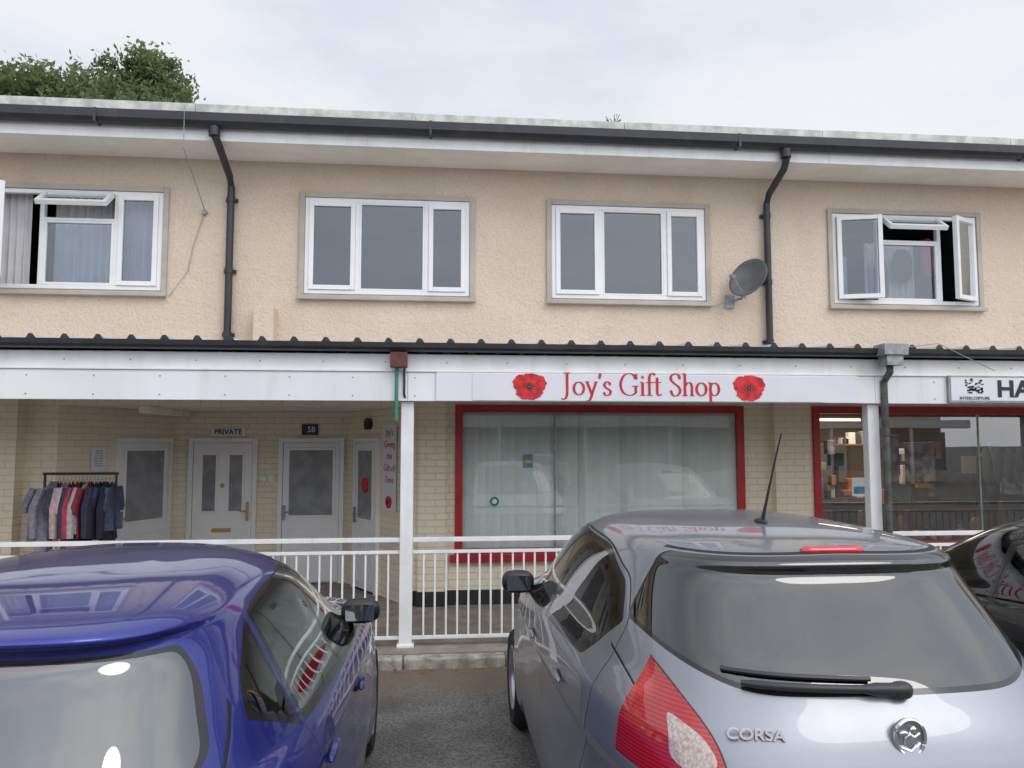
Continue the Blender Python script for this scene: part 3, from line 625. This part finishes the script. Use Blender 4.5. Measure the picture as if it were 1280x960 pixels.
def car_mat(name,col,metal,S,tint,rough=.28,coat=1.0,gb=.10,rt=.5):
    m,b=newmat(name)
    sp=b.n('ShaderNodeSeparateXYZ'); b.nt.links.new(b.co,sp.inputs[0]); x,y,z=sp.outputs
    axx=b.m('ABSOLUTE',x); vs=b.comb(y,z,1); vr=b.comb(axx,z,1)
    def poly(vec,pts,rnd):
        A=sum(pts[i][0]*pts[(i+1)%len(pts)][1]-pts[(i+1)%len(pts)][0]*pts[i][1] for i in range(len(pts)))
        if A<0: pts=pts[::-1]
        f=None
        for i in range(len(pts)):
            p,q=pts[i],pts[(i+1)%len(pts)]; dx,dy=q[0]-p[0],q[1]-p[1]; l=math.hypot(dx,dy); nx,ny=dy/l,-dx/l
            d=b.dot(vec,(nx,ny,-(nx*p[0]+ny*p[1])))
            f=d if f is None else b.m('SMOOTH_MAX',f,d,rnd)
        return f
    notrear=b.m('GREATER_THAN',y,.95); notfront=b.m('LESS_THAN',y,1.95)
    fs=None
    for p in S['side']:
        f=poly(vs,p,.03); fs=f if fs is None else b.m('MINIMUM',fs,f)
    fr=b.m('SMOOTH_MAX',poly(vr,S['rear'],.06),b.m('SUBTRACT',y,S['rl']),.04); fw=b.m('ADD',poly(vr,S['wind'],.04),notfront)
    fg=b.m('MINIMUM',b.m('MINIMUM',fs,fr),fw)
    isg=b.m('LESS_THAN',fg,0); ist=b.m('LESS_THAN',b.m('MINIMUM',b.m('MINIMUM',fs,b.m('ADD',fr,.012)),fw),.026)
    tailf=b.m('ADD',poly(vr,S['tail'],.04),b.m('GREATER_THAN',y,.5)); ist2=b.m('LESS_THAN',tailf,0)
    clr=b.m('LESS_THAN',poly(vr,S['clear'],.03),0)
    ga=None
    for p in S['doors']:
        f=b.m('ABSOLUTE',poly(vs,p,.05)); ga=f if ga is None else b.m('MINIMUM',ga,f)
    ga=b.m('MINIMUM',ga,b.m('ADD',b.m('ABSOLUTE',poly(vr,S['hatch'],.06)),b.m('GREATER_THAN',y,S['rl']+.05)))
    bon=b.m('ADD',b.m('ABSOLUTE',poly(vr,[(-.5,.3),(.70,.3),(.70,1.3),(-.5,1.3)],.02)),b.m('LESS_THAN',y,3.0)); ga=b.m('MINIMUM',ga,bon)
    ga=b.m('MINIMUM',ga,b.m('ABSOLUTE',tailf))
    gap=b.m('LESS_THAN',ga,.0028)
    nz=b.ramp(b.noise(b.co,4,6,.7),.35,.75)
    fl=b.n('ShaderNodeTexNoise'); fl.inputs['Scale'].default_value=700; b.nt.links.new(b.co,fl.inputs['Vector'])
    c=b.mixc(b.m('MULTIPLY',b.ramp(fl.outputs[0],.45,.7),.35),col,tuple(min(1,q*1.35+.01) for q in col))
    dust=b.m('MULTIPLY',nz,.07 if max(col)>.1 else .03); c=b.mixc(dust,c,(.35,.33,.30))
    hb=b.ramp(ga,0,.006)
    nm=b.bump(hb,.6,.004)
    paint=b.prin(c,b.m('ADD',rough,b.m('MULTIPLY',nz,.06)),metal,coat,.5,nm)
    dark=b.prin((.008,.008,.009),.6); trim=b.prin((.012,.012,.014),.15,0,.5)
    lensb=b.n('ShaderNodeTexWave'); lensb.inputs['Scale'].default_value=30; lensb.bands_direction='Z'; b.nt.links.new(b.co,lensb.inputs['Vector'])
    ring=b.n('ShaderNodeVectorMath',operation='LENGTH'); 
    sub=b.n('ShaderNodeVectorMath',operation='SUBTRACT'); b.nt.links.new(b.comb(axx,z,0),sub.inputs[0]); sub.inputs[1].default_value=(.735,1.10,0); b.nt.links.new(sub.outputs[0],ring.inputs[0])
    rg=b.ramp(b.m('ABSOLUTE',b.m('SUBTRACT',ring.outputs['Value'],.052)),.020,.0)
    redc=b.mixc(b.ramp(lensb.outputs[1],.2,.9),(.36,.006,.010),(.55,.018,.024)); redc=b.mixc(b.m('MULTIPLY',rg,.5),redc,(.80,.10,.09))
    redc=b.mixc(b.m('MULTIPLY',b.ramp(ring.outputs['Value'],.03,.0),.7),redc,(.85,.25,.2))
    red=b.prin(redc,.12,0,1.0,.6)
    vor=b.n('ShaderNodeTexVoronoi'); vor.inputs['Scale'].default_value=110; b.nt.links.new(b.co,vor.inputs['Vector'])
    clear=b.prin(b.mixc(vor.outputs['Distance'],(.75,.68,.62),(.40,.25,.18)),.1,.2,1.0,.8)
    tail=b.mixs(clr,red,clear)
    headf=b.m('ADD',poly(vr,[(.52,.60),(.84,.68),(.86,.84),(.64,.80)],.03),b.m('LESS_THAN',y,3.2))
    head=b.prin(b.mixc(vor.outputs['Distance'],(.7,.7,.72),(.15,.15,.16)),.08,.6,1.0,.8)
    s=b.mixs(gap,paint,dark); s=b.mixs(ist2,s,tail); s=b.mixs(b.m('LESS_THAN',headf,0),s,head)
    s=b.mixs(b.m('LESS_THAN',z,.215),s,dark); s=b.mixs(ist,s,trim)
    geo=b.n('ShaderNodeNewGeometry'); inner=b.prin((.035,.035,.037),.8); s=b.mixs(geo.outputs['Backfacing'],s,inner)
    t=b.n('ShaderNodeBsdfTransparent')
    isr=b.m('SUBTRACT',1,notrear)
    tm=b.mixc(isr,tint,tuple(q*rt for q in tint)); b.nt.links.new(tm,t.inputs[0])
    g=b.n('ShaderNodeBsdfGlossy'); g.inputs['Roughness'].default_value=.01; g.inputs[0].default_value=(1,1,1,1)
    fre=b.n('ShaderNodeFresnel'); fre.inputs[0].default_value=1.5
    gl=b.mixs(b.m('MINIMUM',b.m('ADD',b.m('MULTIPLY',fre.outputs[0],1.3),gb),1),t.outputs[0],g.outputs[0])
    b.out(b.mixs(isg,s,gl)); return m
M_TYRE=pmat('tyre_rubber',(.02,.02,.02),.85,var=.3,vs=30,bs=60); M_ALLOY=pmat('alloy_wheel',(.45,.46,.48),.3,metal=.8,var=.1)
M_CARIN=pmat('car_interior',(.03,.03,.032),.8,var=.3,vs=10,bs=150,bst=.3); M_CHROME=pmat('chrome',(.75,.75,.77),.12,metal=1,var=0)
M_MIRG=pmat('mirror_glass',(.30,.32,.35),.03,metal=1,var=0)
M_REDLENS=pmat('red_lens',(.55,.010,.015),.12,var=.3,vs=30,coat=1)
M_PLATE=pmat('yellow_plate',(.65,.50,.05),.4,var=0)
cache={}
def bodymesh(key,S):
    if key in cache: return cache[key]
    D=dense(S['R']); n=160; vs=[];fs=[]
    cz,ca=S['crease']
    for (z,yr,yf,w,nr,nf) in D:
        ym=(yr+yf)/2; a=(yf-yr)/2
        for i in range(n):
            ph=2*math.pi*i/n; c,s=math.cos(ph),math.sin(ph); nn=nr if s<0 else nf
            r=(abs(c)**nn+abs(s)**nn)**(-1/nn); x=w*r*c; y=ym+a*r*s
            if abs(x)>.5:
                line=cz+ca*(2-y)*.5
                k=sm((line-z)/.035+.5)*sm((z-.42)/.25)*sm((3.7-y)/.5)*sm((y-.25)/.3); x-=math.copysign(.016*k,x)
                for ya in S['ax']:
                    dd=math.hypot(y-ya,z-S['wr']); x+=math.copysign(.020*math.exp(-((dd-S['wr']-.05)/.055)**2),x)
            vs.append((x,y,z))
    K=len(D)
    for k in range(K-1):
        for i in range(n): fs.append((k*n+i,k*n+(i+1)%n,(k+1)*n+(i+1)%n,(k+1)*n+i))
    vs.append((0,2,D[0][0])); vs.append((0,S['topy'],S['topz']))
    for i in range(n): fs.append((K*n,(i+1)%n,i)); fs.append((K*n+1,(K-1)*n+i,(K-1)*n+(i+1)%n))
    me=bpy.data.meshes.new('body'); me.from_pydata(vs,[],fs)
    bm=bmesh.new(); bm.from_mesh(me); bmesh.ops.recalc_face_normals(bm,faces=bm.faces); bm.to_mesh(me); bm.free()
    d0=bpy.data.materials.get('wheel_well') or pmat('wheel_well',(.01,.01,.01),.9)
    me.materials.append(d0); me.materials.append(d0)
    o=bpy.data.objects.new('tmp',me); COL.objects.link(o)
    cb=MB()
    for ya in S['ax']:
        for sx in (-1,1): cb.cyl((.60 if sx>0 else -1.1,ya,S['wr']+.0),S['wr']+.045,.5,'X',48,1)
    cm_=bpy.data.meshes.new('cut'); cm_.from_pydata(cb.v,[],cb.f); cm_.materials.append(d0); cm_.materials.append(d0); cm_.polygons.foreach_set('material_index',cb.m)
    bm=bmesh.new(); bm.from_mesh(cm_); bmesh.ops.recalc_face_normals(bm,faces=bm.faces); bm.to_mesh(cm_); bm.free()
    co=bpy.data.objects.new('cut',cm_); COL.objects.link(co)
    md=o.modifiers.new('b','BOOLEAN'); md.operation='DIFFERENCE'; md.object=co; md.solver='EXACT'
    bpy.context.view_layer.update(); dg=bpy.context.evaluated_depsgraph_get()
    nm=bpy.data.meshes.new_from_object(o.evaluated_get(dg)); nm.name='car_body'
    bpy.data.objects.remove(o); bpy.data.objects.remove(co)
    nm.polygons.foreach_set('use_smooth',[True]*len(nm.polygons)); nm.set_sharp_from_angle(angle=math.radians(48))
    cache[key]=(nm,D); return cache[key]
def make_car(key,S,loc,scale,mat,rotz=0,extras=None,paint=None,mirmat=None):
    e=empty('parked_car',loc,rotz,scale); nm,D=bodymesh(key,S); me=nm.copy()
    me.materials[0]=mat; o=bpy.data.objects.new('body',me); link(o,e)
    wr=S['wr']
    mb=MB()
    for ya in S['ax']:
        for sx in (-1,1):
            xo=.845*sx; n=40; prof=[(-.0,wr*.62),(-.0,wr*.70),(.012,wr*.9),(-.015,wr*.985),(-.05,wr),(-.15,wr),(-.19,wr*.93),(-.20,wr*.62)]
            vs=[];fs=[]
            for (dx,r) in prof:
                for i in range(n):
                    a=2*math.pi*i/n; vs.append((xo+dx*sx,ya+r*math.cos(a),wr+r*math.sin(a)))
            for k in range(len(prof)-1):
                for i in range(n): fs.append((k*n+i,k*n+(i+1)%n,(k+1)*n+(i+1)%n,(k+1)*n+i))
            mb.add(vs,fs,0)
            vs=[];fs=[]
            pr=[(-.002,wr*.655),(.006,wr*.64),(-.01,wr*.58),(-.10,wr*.55)]
            for (dx,r) in pr:
                for i in range(n):
                    a=2*math.pi*i/n; vs.append((xo+dx*sx,ya+r*math.cos(a),wr+r*math.sin(a)))
            for k in range(3):
                for i in range(n): fs.append((k*n+i,k*n+(i+1)%n,(k+1)*n+(i+1)%n,(k+1)*n+i))
            mb.add(vs,fs,1)
            mb.cyl((xo-(.03 if sx>0 else -.03)-.012,ya,wr),wr*.17,.024,'X',20,1)
            mb.cyl((xo-.11*sx-.01,ya,wr),wr*.55,.02,'X',24,2)
            for q in range(5):
                for off in (-.10,.10):
                    a=2*math.pi*q/5+.3; M=Matrix.Translation((xo-.035*sx,ya,wr))@Matrix.Rotation(a,4,'X')
                    mb.add([(-.012,off*.1-.012,0.02),(.012,off*.1-.012,.02),(.012,off*.1+.012,.02),(-.012,off*.1+.012,.02),
                            (-.012,off*.6-.010,wr*.6),(.016,off*.6-.010,wr*.6),(.016,off*.6+.010,wr*.6),(-.012,off*.6+.010,wr*.6)],
                           [(0,1,5,4),(1,2,6,5),(2,3,7,6),(3,0,4,7)],1,M)
    mb.build('wheels',[M_TYRE,M_ALLOY,M_DARKIN],e,smooth=True)
    mb=MB()
    for sx in (-.36,.36):
        mb.box(sx-.24,sx+.24,1.75,2.25,.42,.56); mb.box(sx-.23,sx+.23,1.58,1.74,.5,1.08); mb.box(sx-.12,sx+.12,1.52,1.62,1.11,1.29)
        mb.box(sx-.11,sx+.11,.66,.75,1.02,1.17)
    mb.box(-.62,.62,.95,1.4,.42,.56); mb.box(-.62,.62,.74,.92,.5,.98); mb.box(-.66,.66,2.55,2.95,.75,.93); mb.box(-.60,.60,.38,.72,.90,.93)
    mb.build('seats_and_dashboard',[M_CARIN],e,bevel=.04,segs=3)
    mb=MB()
    mb.tube([tuple((Matrix.Translation((.36,2.42,.90))@Matrix.Rotation(math.radians(65),4,'X'))@Vector((.18*math.cos(a),.18*math.sin(a),0))) for a in [2*math.pi*i/24 for i in range(25)]],.013); mb.ell((0,2.20,S['topz']-.13),(.11,.02,.035),3); mb.build('steering_wheel_and_mirror',[M_CARIN],e)
    pm=paint; mb=MB(); my,mz=S['mirror']
    for sx in (-1,1):
        bx=surf_x(D,my,mz); mb.ell((sx*(bx+.12),my,mz),(.10,.055,.062),2.7,28,18,0); mb.box(sx*(bx+.12)-.072,sx*(bx+.12)+.072,my-.057,my-.050,mz-.040,mz+.040,2)
        mb.tube([(sx*(bx-.04),my+.03,mz-.06),(sx*(bx+.06),my+.01,mz-.045)],[.03,.022],10,1)
    mb.build('door_mirrors',[mirmat or pm,M_BLACK,M_MIRG],e,smooth=True)
    mb=MB()
    for (hy,hz) in S['handles']:
        for sx in (-1,1):
            hx=surf_x(D,hy,hz); mb.ell((sx*(hx+.016),hy,hz),(.014,.095,.013),3,20,12,0)
            mb.ell((sx*(hx-.008),hy,hz-.004),(.010,.06,.028),2.4,20,12,1)
    mb.build('door_handles',[pm,M_BLACK],e,smooth=True)
    mb=MB(); mb.box(-.26,.26,surf_y(D,0,.5)-.012,surf_y(D,0,.5)+.02,.42,.53); mb.build('number_plate',[M_PLATE],e)
    if extras: extras(e,D)
    return e
P_SIL=(.30,.31,.345); P_BLU=(.013,.024,.25)
S1=spec_hatch(); S2=spec_blue()
m_sil=car_mat('silver_car_shell',P_SIL,.65,S1,(.55,.60,.60),.40,.8,.07,.35); m_blu=car_mat('blue_car_shell',P_BLU,.55,S2,(.75,.82,.82),.30,1.0,.14,1.0); m_blk=car_mat('black_car_shell',(.010,.011,.014),.0,S2,(.5,.58,.56),.35,.35,.03,.6)
def flat(name,c,metal): 
    m,b=newmat(name); b.out(b.prin(c,.3,metal,1.0)); return m
f_sil=flat('silver_paint',P_SIL,.65); f_blu=flat('blue_paint',P_BLU,.55); f_blk=flat('black_paint',(.015,.016,.02),.3)
M_GLB=pmat('black_gloss',(.012,.012,.014),.35,var=0,coat=.2)
M_LETT=pmat('boot_letter_chrome',(.85,.85,.87),.25,metal=.3,var=0)
def ex_sil(e,D):
    mb2=MB()
    pts=[(x,surf_y(D,x,1.452)-.004,1.452) for x in np.linspace(-.115,.115,13)]
    mb2.tube(pts,[.008]+[.016]*11+[.008],12,0); mb2.build('brake_light',[M_REDLENS],e,smooth=True)
    mb3=MB()
    A=[(x,surf_y(D,x,1.118+.03*(-x))-.030,1.118+.03*(-x)) for x in np.linspace(.03,-.46,12)]
    mb3.tube(A,[.022]+[.018]*2+[.011]*8+[.007],10,0)
    B=[(x,surf_y(D,x,1.136-.04*x)-.014,1.136-.04*x) for x in np.linspace(-.06,-.50,12)]
    mb3.tube(B,.007,6,0); mb3.ell((.02,surf_y(D,0,1.115)-.025,1.115),(.035,.022,.024),2.5,20,12,0)
    mb3.build('rear_wiper',[M_BLACK],e,smooth=True)
    zb=1.012; mb4=MB(); yb=surf_y(D,0,zb)-.014
    mb4.cyl((0,yb+.003,zb),.046,.012,'Y',40,1)
    ringp=[(.046*math.cos(a),yb,zb+.046*math.sin(a)) for a in [2*math.pi*i/36 for i in range(37)]]; mb4.tube(ringp,.006,8,0)
    mb4.ell((0,yb,zb-.01),(.018,.006,.024),2,14,8,0); mb4.ell((.010,yb-.001,zb+.018),(.012,.006,.012),2,12,8,0); mb4.ell((-.018,yb,zb+.01),(.016,.005,.008),2,12,8,0); mb4.tube([(-.03,yb,zb-.025),(0,yb-.002,zb-.035),(.03,yb,zb-.015)],.004,6,0); mb4.tube([(.012,yb,zb),(.03,yb,zb+.01)],.004,6,0)
    mb4.build('round_badge',[M_CHROME,f_sil],e,smooth=True)
    for off,mt,dz in ((-.011,M_BLKTXT,-.0022),(-.015,M_LETT,0)):
        text('boot_lettering','CORSA',(-.455,surf_y(D,-.455,1.02)+off,1.02+dz),.040,mt,e,.002,bold=.0008,sx=1.3,post=Matrix.Rotation(math.radians(-12),4,'Y'))
    mb5=MB(); mb5.tube([(0,1.04,1.484),(0,1.0,1.56),(0,.93,1.69),(0,.85,1.83)],[.010,.006,.004,.003],8,0); mb5.ell((0,1.05,1.49),(.022,.045,.015),2,16,10,0)
    mb5.build('roof_aerial',[M_BLACK],e,smooth=True)
    me=[(x,surf_y(D,x,z)+.012,z) for z in (1.365,1.390) for x in (-.10,.02)]
    mb8=MB(); mb8.add([me[0],me[1],me[3],me[2]],[(0,1,2,3)]); mb8.build('window_sticker',[M_SIGNW],e)
make_car('hatch',S1,(1.41,2.10,0),(1.01,1.10,1.112),m_sil,extras=ex_sil,paint=f_sil,mirmat=M_GLB)
make_car('blue',S2,(-1.30,1.75,0),1.07,m_blu,paint=f_blu,mirmat=M_GLB)
make_car('blue',S2,(4.16,2.40,0),1.10,m_blk,paint=f_blk)
m_gry=car_mat('grey_car_shell',(.55,.55,.56),.2,S1,(.5,.55,.55),.3); f_gry=flat('grey_paint',(.55,.55,.56),.2)
make_car('hatch',S1,(5.5,-13.0,0),1.05,m_gry,rotz=math.radians(85),paint=f_gry)
make_car('blue',S2,(-2.2,-11.5,0),1.05,m_blk,rotz=math.radians(180),paint=f_blk)
make_car('hatch',S1,(14.5,-10.0,0),1.05,m_gry,rotz=math.radians(85),paint=f_gry)
# ---------------------------------------------------------------- opposite parade of shops
OP=empty('opposite_building')
mb=MB(); mb.box(-22,26,-28,-19.0,0,5.4,0); mb.box(-22,26,-19.02,-16.8,2.7,3.1,1); mb.box(-22.2,26.2,-28.2,-18.4,5.41,5.75,1)
for i in range(12):
    x=-21+i*4; mb.box(x,x+3.2,-18.998,-18.95,.6,2.5,2); mb.box(x+.4,x+2.8,-18.998,-18.95,3.6,4.9,2); mb.box(x-.15,x-.0,-16.95,-16.85,0,2.7,1); mb.rect(x+.35,x+2.85,3.55,4.95,-18.94,-18.90,.06,1)
mb.build('walls_and_windows',[M_RENDER,M_WHITE,M_DGLASS],OP)
# ---------------------------------------------------------------- trees
m,b=newmat('foliage')
oi=b.noise(b.co,.9,3); f2=b.noise(b.co,7,2)
c=b.mixc(b.ramp(oi,.35,.65),(.12,.17,.07),(.20,.25,.12)); c=b.mixc(b.m('MULTIPLY',b.ramp(f2,.45,.7),.6),c,(.30,.35,.19))
d1=b.n('ShaderNodeBsdfDiffuse'); b.nt.links.new(c,d1.inputs[0]); t1=b.n('ShaderNodeBsdfTranslucent'); b.nt.links.new(c,t1.inputs[0]); b.out(b.mixs(.45,d1.outputs[0],t1.outputs[0])); M_LEAF=m
M_BARK=pmat('bark',(.10,.075,.05),.9,var=.3,vs=8,bs=20,bst=.8,bd=.03)
def tree(loc,H,Rc,zc,seed,ncl=330,per=95,ls=.13):
    rg=np.random.default_rng(seed); e=empty('broadleaf_tree',loc)
    mb=MB(); mb.tube([(0,0,0),(.1,0,H*.25),(0,.1,H*.5),(.1,.1,H*.72)],[.38,.30,.22,.08],12)
    lumps=[]
    for i in range(34):
        az=i*2.39996; el=math.asin(-.15+1.1*((i*.618034)%1.0)); d=np.array([math.cos(az)*math.cos(el),math.sin(az)*math.cos(el),math.sin(el)])
        c_=np.array([0,0,zc])+d*np.array([Rc*.84,Rc*.62,Rc*.58])*rg.uniform(.88,1.04); lumps.append((c_,Rc*rg.uniform(.20,.29)))
        s0=(0,.05,H*rg.uniform(.25,.5)); mid=tuple((np.array(s0)+c_)/2+rg.normal(size=3)*.2); mb.tube([s0,mid,tuple(c_)],[.12,.08,.03],7)
    for i in range(5): lumps.append((np.array([Rc*(-.5+.25*i),0,zc+.1*Rc]),Rc*.36))
    mb.build('trunk_and_limbs',[M_BARK],e,smooth=True)
    V=[]
    for i in range(ncl):
        c_,r=lumps[rg.integers(len(lumps))]; d=rg.normal(size=3); d/=np.linalg.norm(d); cc=c_+d*r*rg.uniform(.5,1.08)
        cr_=rg.uniform(.22,.42); P=cc+rg.normal(size=(per,3))*cr_*.55*np.array([1,1,.7])
        u=rg.normal(size=(per,3)); u/=np.linalg.norm(u,axis=1)[:,None]; w=np.cross(u,rg.normal(size=(per,3))); w/=np.linalg.norm(w,axis=1)[:,None]
        s=ls*rg.uniform(.6,1.2,size=(per,1)); V.append(np.stack([P-u*s,P-w*s*.45,P+u*s,P+w*s*.45],1))
    V=np.concatenate(V).reshape(-1,3); n=len(V)//4
    me=bpy.data.meshes.new('crown'); me.from_pydata(V.tolist(),[],np.arange(n*4).reshape(n,4).tolist()); me.materials.append(M_LEAF)
    link(bpy.data.objects.new('crown',me),e)
tree((-9.9,22,0),12,4.5,9.9,3,820,90,.095)
mb=MB()
for i in range(14):
    a=random.uniform(0,6.28); x0=2.05; mb.tube([(x0,8.6,5.68),(x0+.05*math.cos(a),8.6+.05*math.sin(a),5.75),(x0+.09*math.cos(a),8.6+.08*math.sin(a),5.76+random.uniform(0,.06))],.004,5)
mb.build('roof_weed',[M_LEAF])
V=[];F=[]
for i in range(900):
    x=random.uniform(-5,7); y=7.0-abs(random.gauss(0,.16)) if random.random()<.8 else random.uniform(4.5,7); s=random.uniform(.006,.022); a=random.uniform(0,6.28); z=.006+random.uniform(0,.008)
    k=len(V); V+=[(x+s*math.cos(a+q*1.57)*(1 if q%2 else .5),y+s*math.sin(a+q*1.57)*(1 if q%2 else .5),z+random.uniform(0,.006)) for q in range(4)]; F.append((k,k+1,k+2,k+3))
me=bpy.data.meshes.new('fallen_leaves'); me.from_pydata(V,[],F); me.materials.append(pmat('dead_leaves',(.24,.14,.07),.8,var=.5,vs=6)); link(bpy.data.objects.new('fallen_leaves',me))
# ---------------------------------------------------------------- world and light
w=bpy.data.worlds.new('World'); scene.world=w; w.use_nodes=True; nt=w.node_tree
for n in list(nt.nodes): nt.nodes.remove(n)
b=NB(nt); out=b.n('ShaderNodeOutputWorld'); bg=b.n('ShaderNodeBackground'); sky=b.n('ShaderNodeTexSky'); sky.sky_type='NISHITA'; sky.sun_disc=False
sky.sun_elevation=math.radians(42); sky.sun_rotation=math.radians(145)
tc=b.n('ShaderNodeTexCoord'); v=b.vmul(tc.outputs['Generated'],(1,1,2.6))
n1=b.ramp(b.noise(v,1.6,7,.55),.36,.66)
cl=b.mixc(n1,(7.2,7.8,8.9),(9.6,9.7,10.0))
# thin cloud is brighter around the hidden sun behind the viewer
gl=b.ramp(b.dot(tc.outputs['Generated'],(.35,-.72,.60)),.05,1.0)
gain=b.m('ADD',1.0,b.m('MULTIPLY',gl,1.1))
cc=b.n('ShaderNodeVectorMath',operation='SCALE'); nt.links.new(cl,cc.inputs[0]); nt.links.new(gain,cc.inputs['Scale'])
c=b.mixc(.9,sky.outputs[0],cc.outputs[0]); nt.links.new(c,bg.inputs[0]); bg.inputs[1].default_value=.10; nt.links.new(bg.outputs[0],out.inputs[0])
s=bpy.data.lights.new('sun','SUN'); s.energy=.6; s.angle=math.radians(24); s.color=(1,.96,.9); so=bpy.data.objects.new('sun',s); link(so); so.rotation_euler=(math.radians(48),0,math.radians(35)); so.location=(5,-5,20)
# ---------------------------------------------------------------- camera
cam=bpy.data.cameras.new('camera'); co=bpy.data.objects.new('camera',cam); link(co); cam.sensor_width=36; cam.lens=27; cam.clip_end=1000; cam.clip_start=.05
co.location=(0,0,2.0); co.rotation_euler=(math.radians(90+4.35),0,math.radians(-5.65)); scene.camera=co
scene.view_settings.view_transform='Standard'; scene.view_settings.look='None'; scene.view_settings.exposure=0
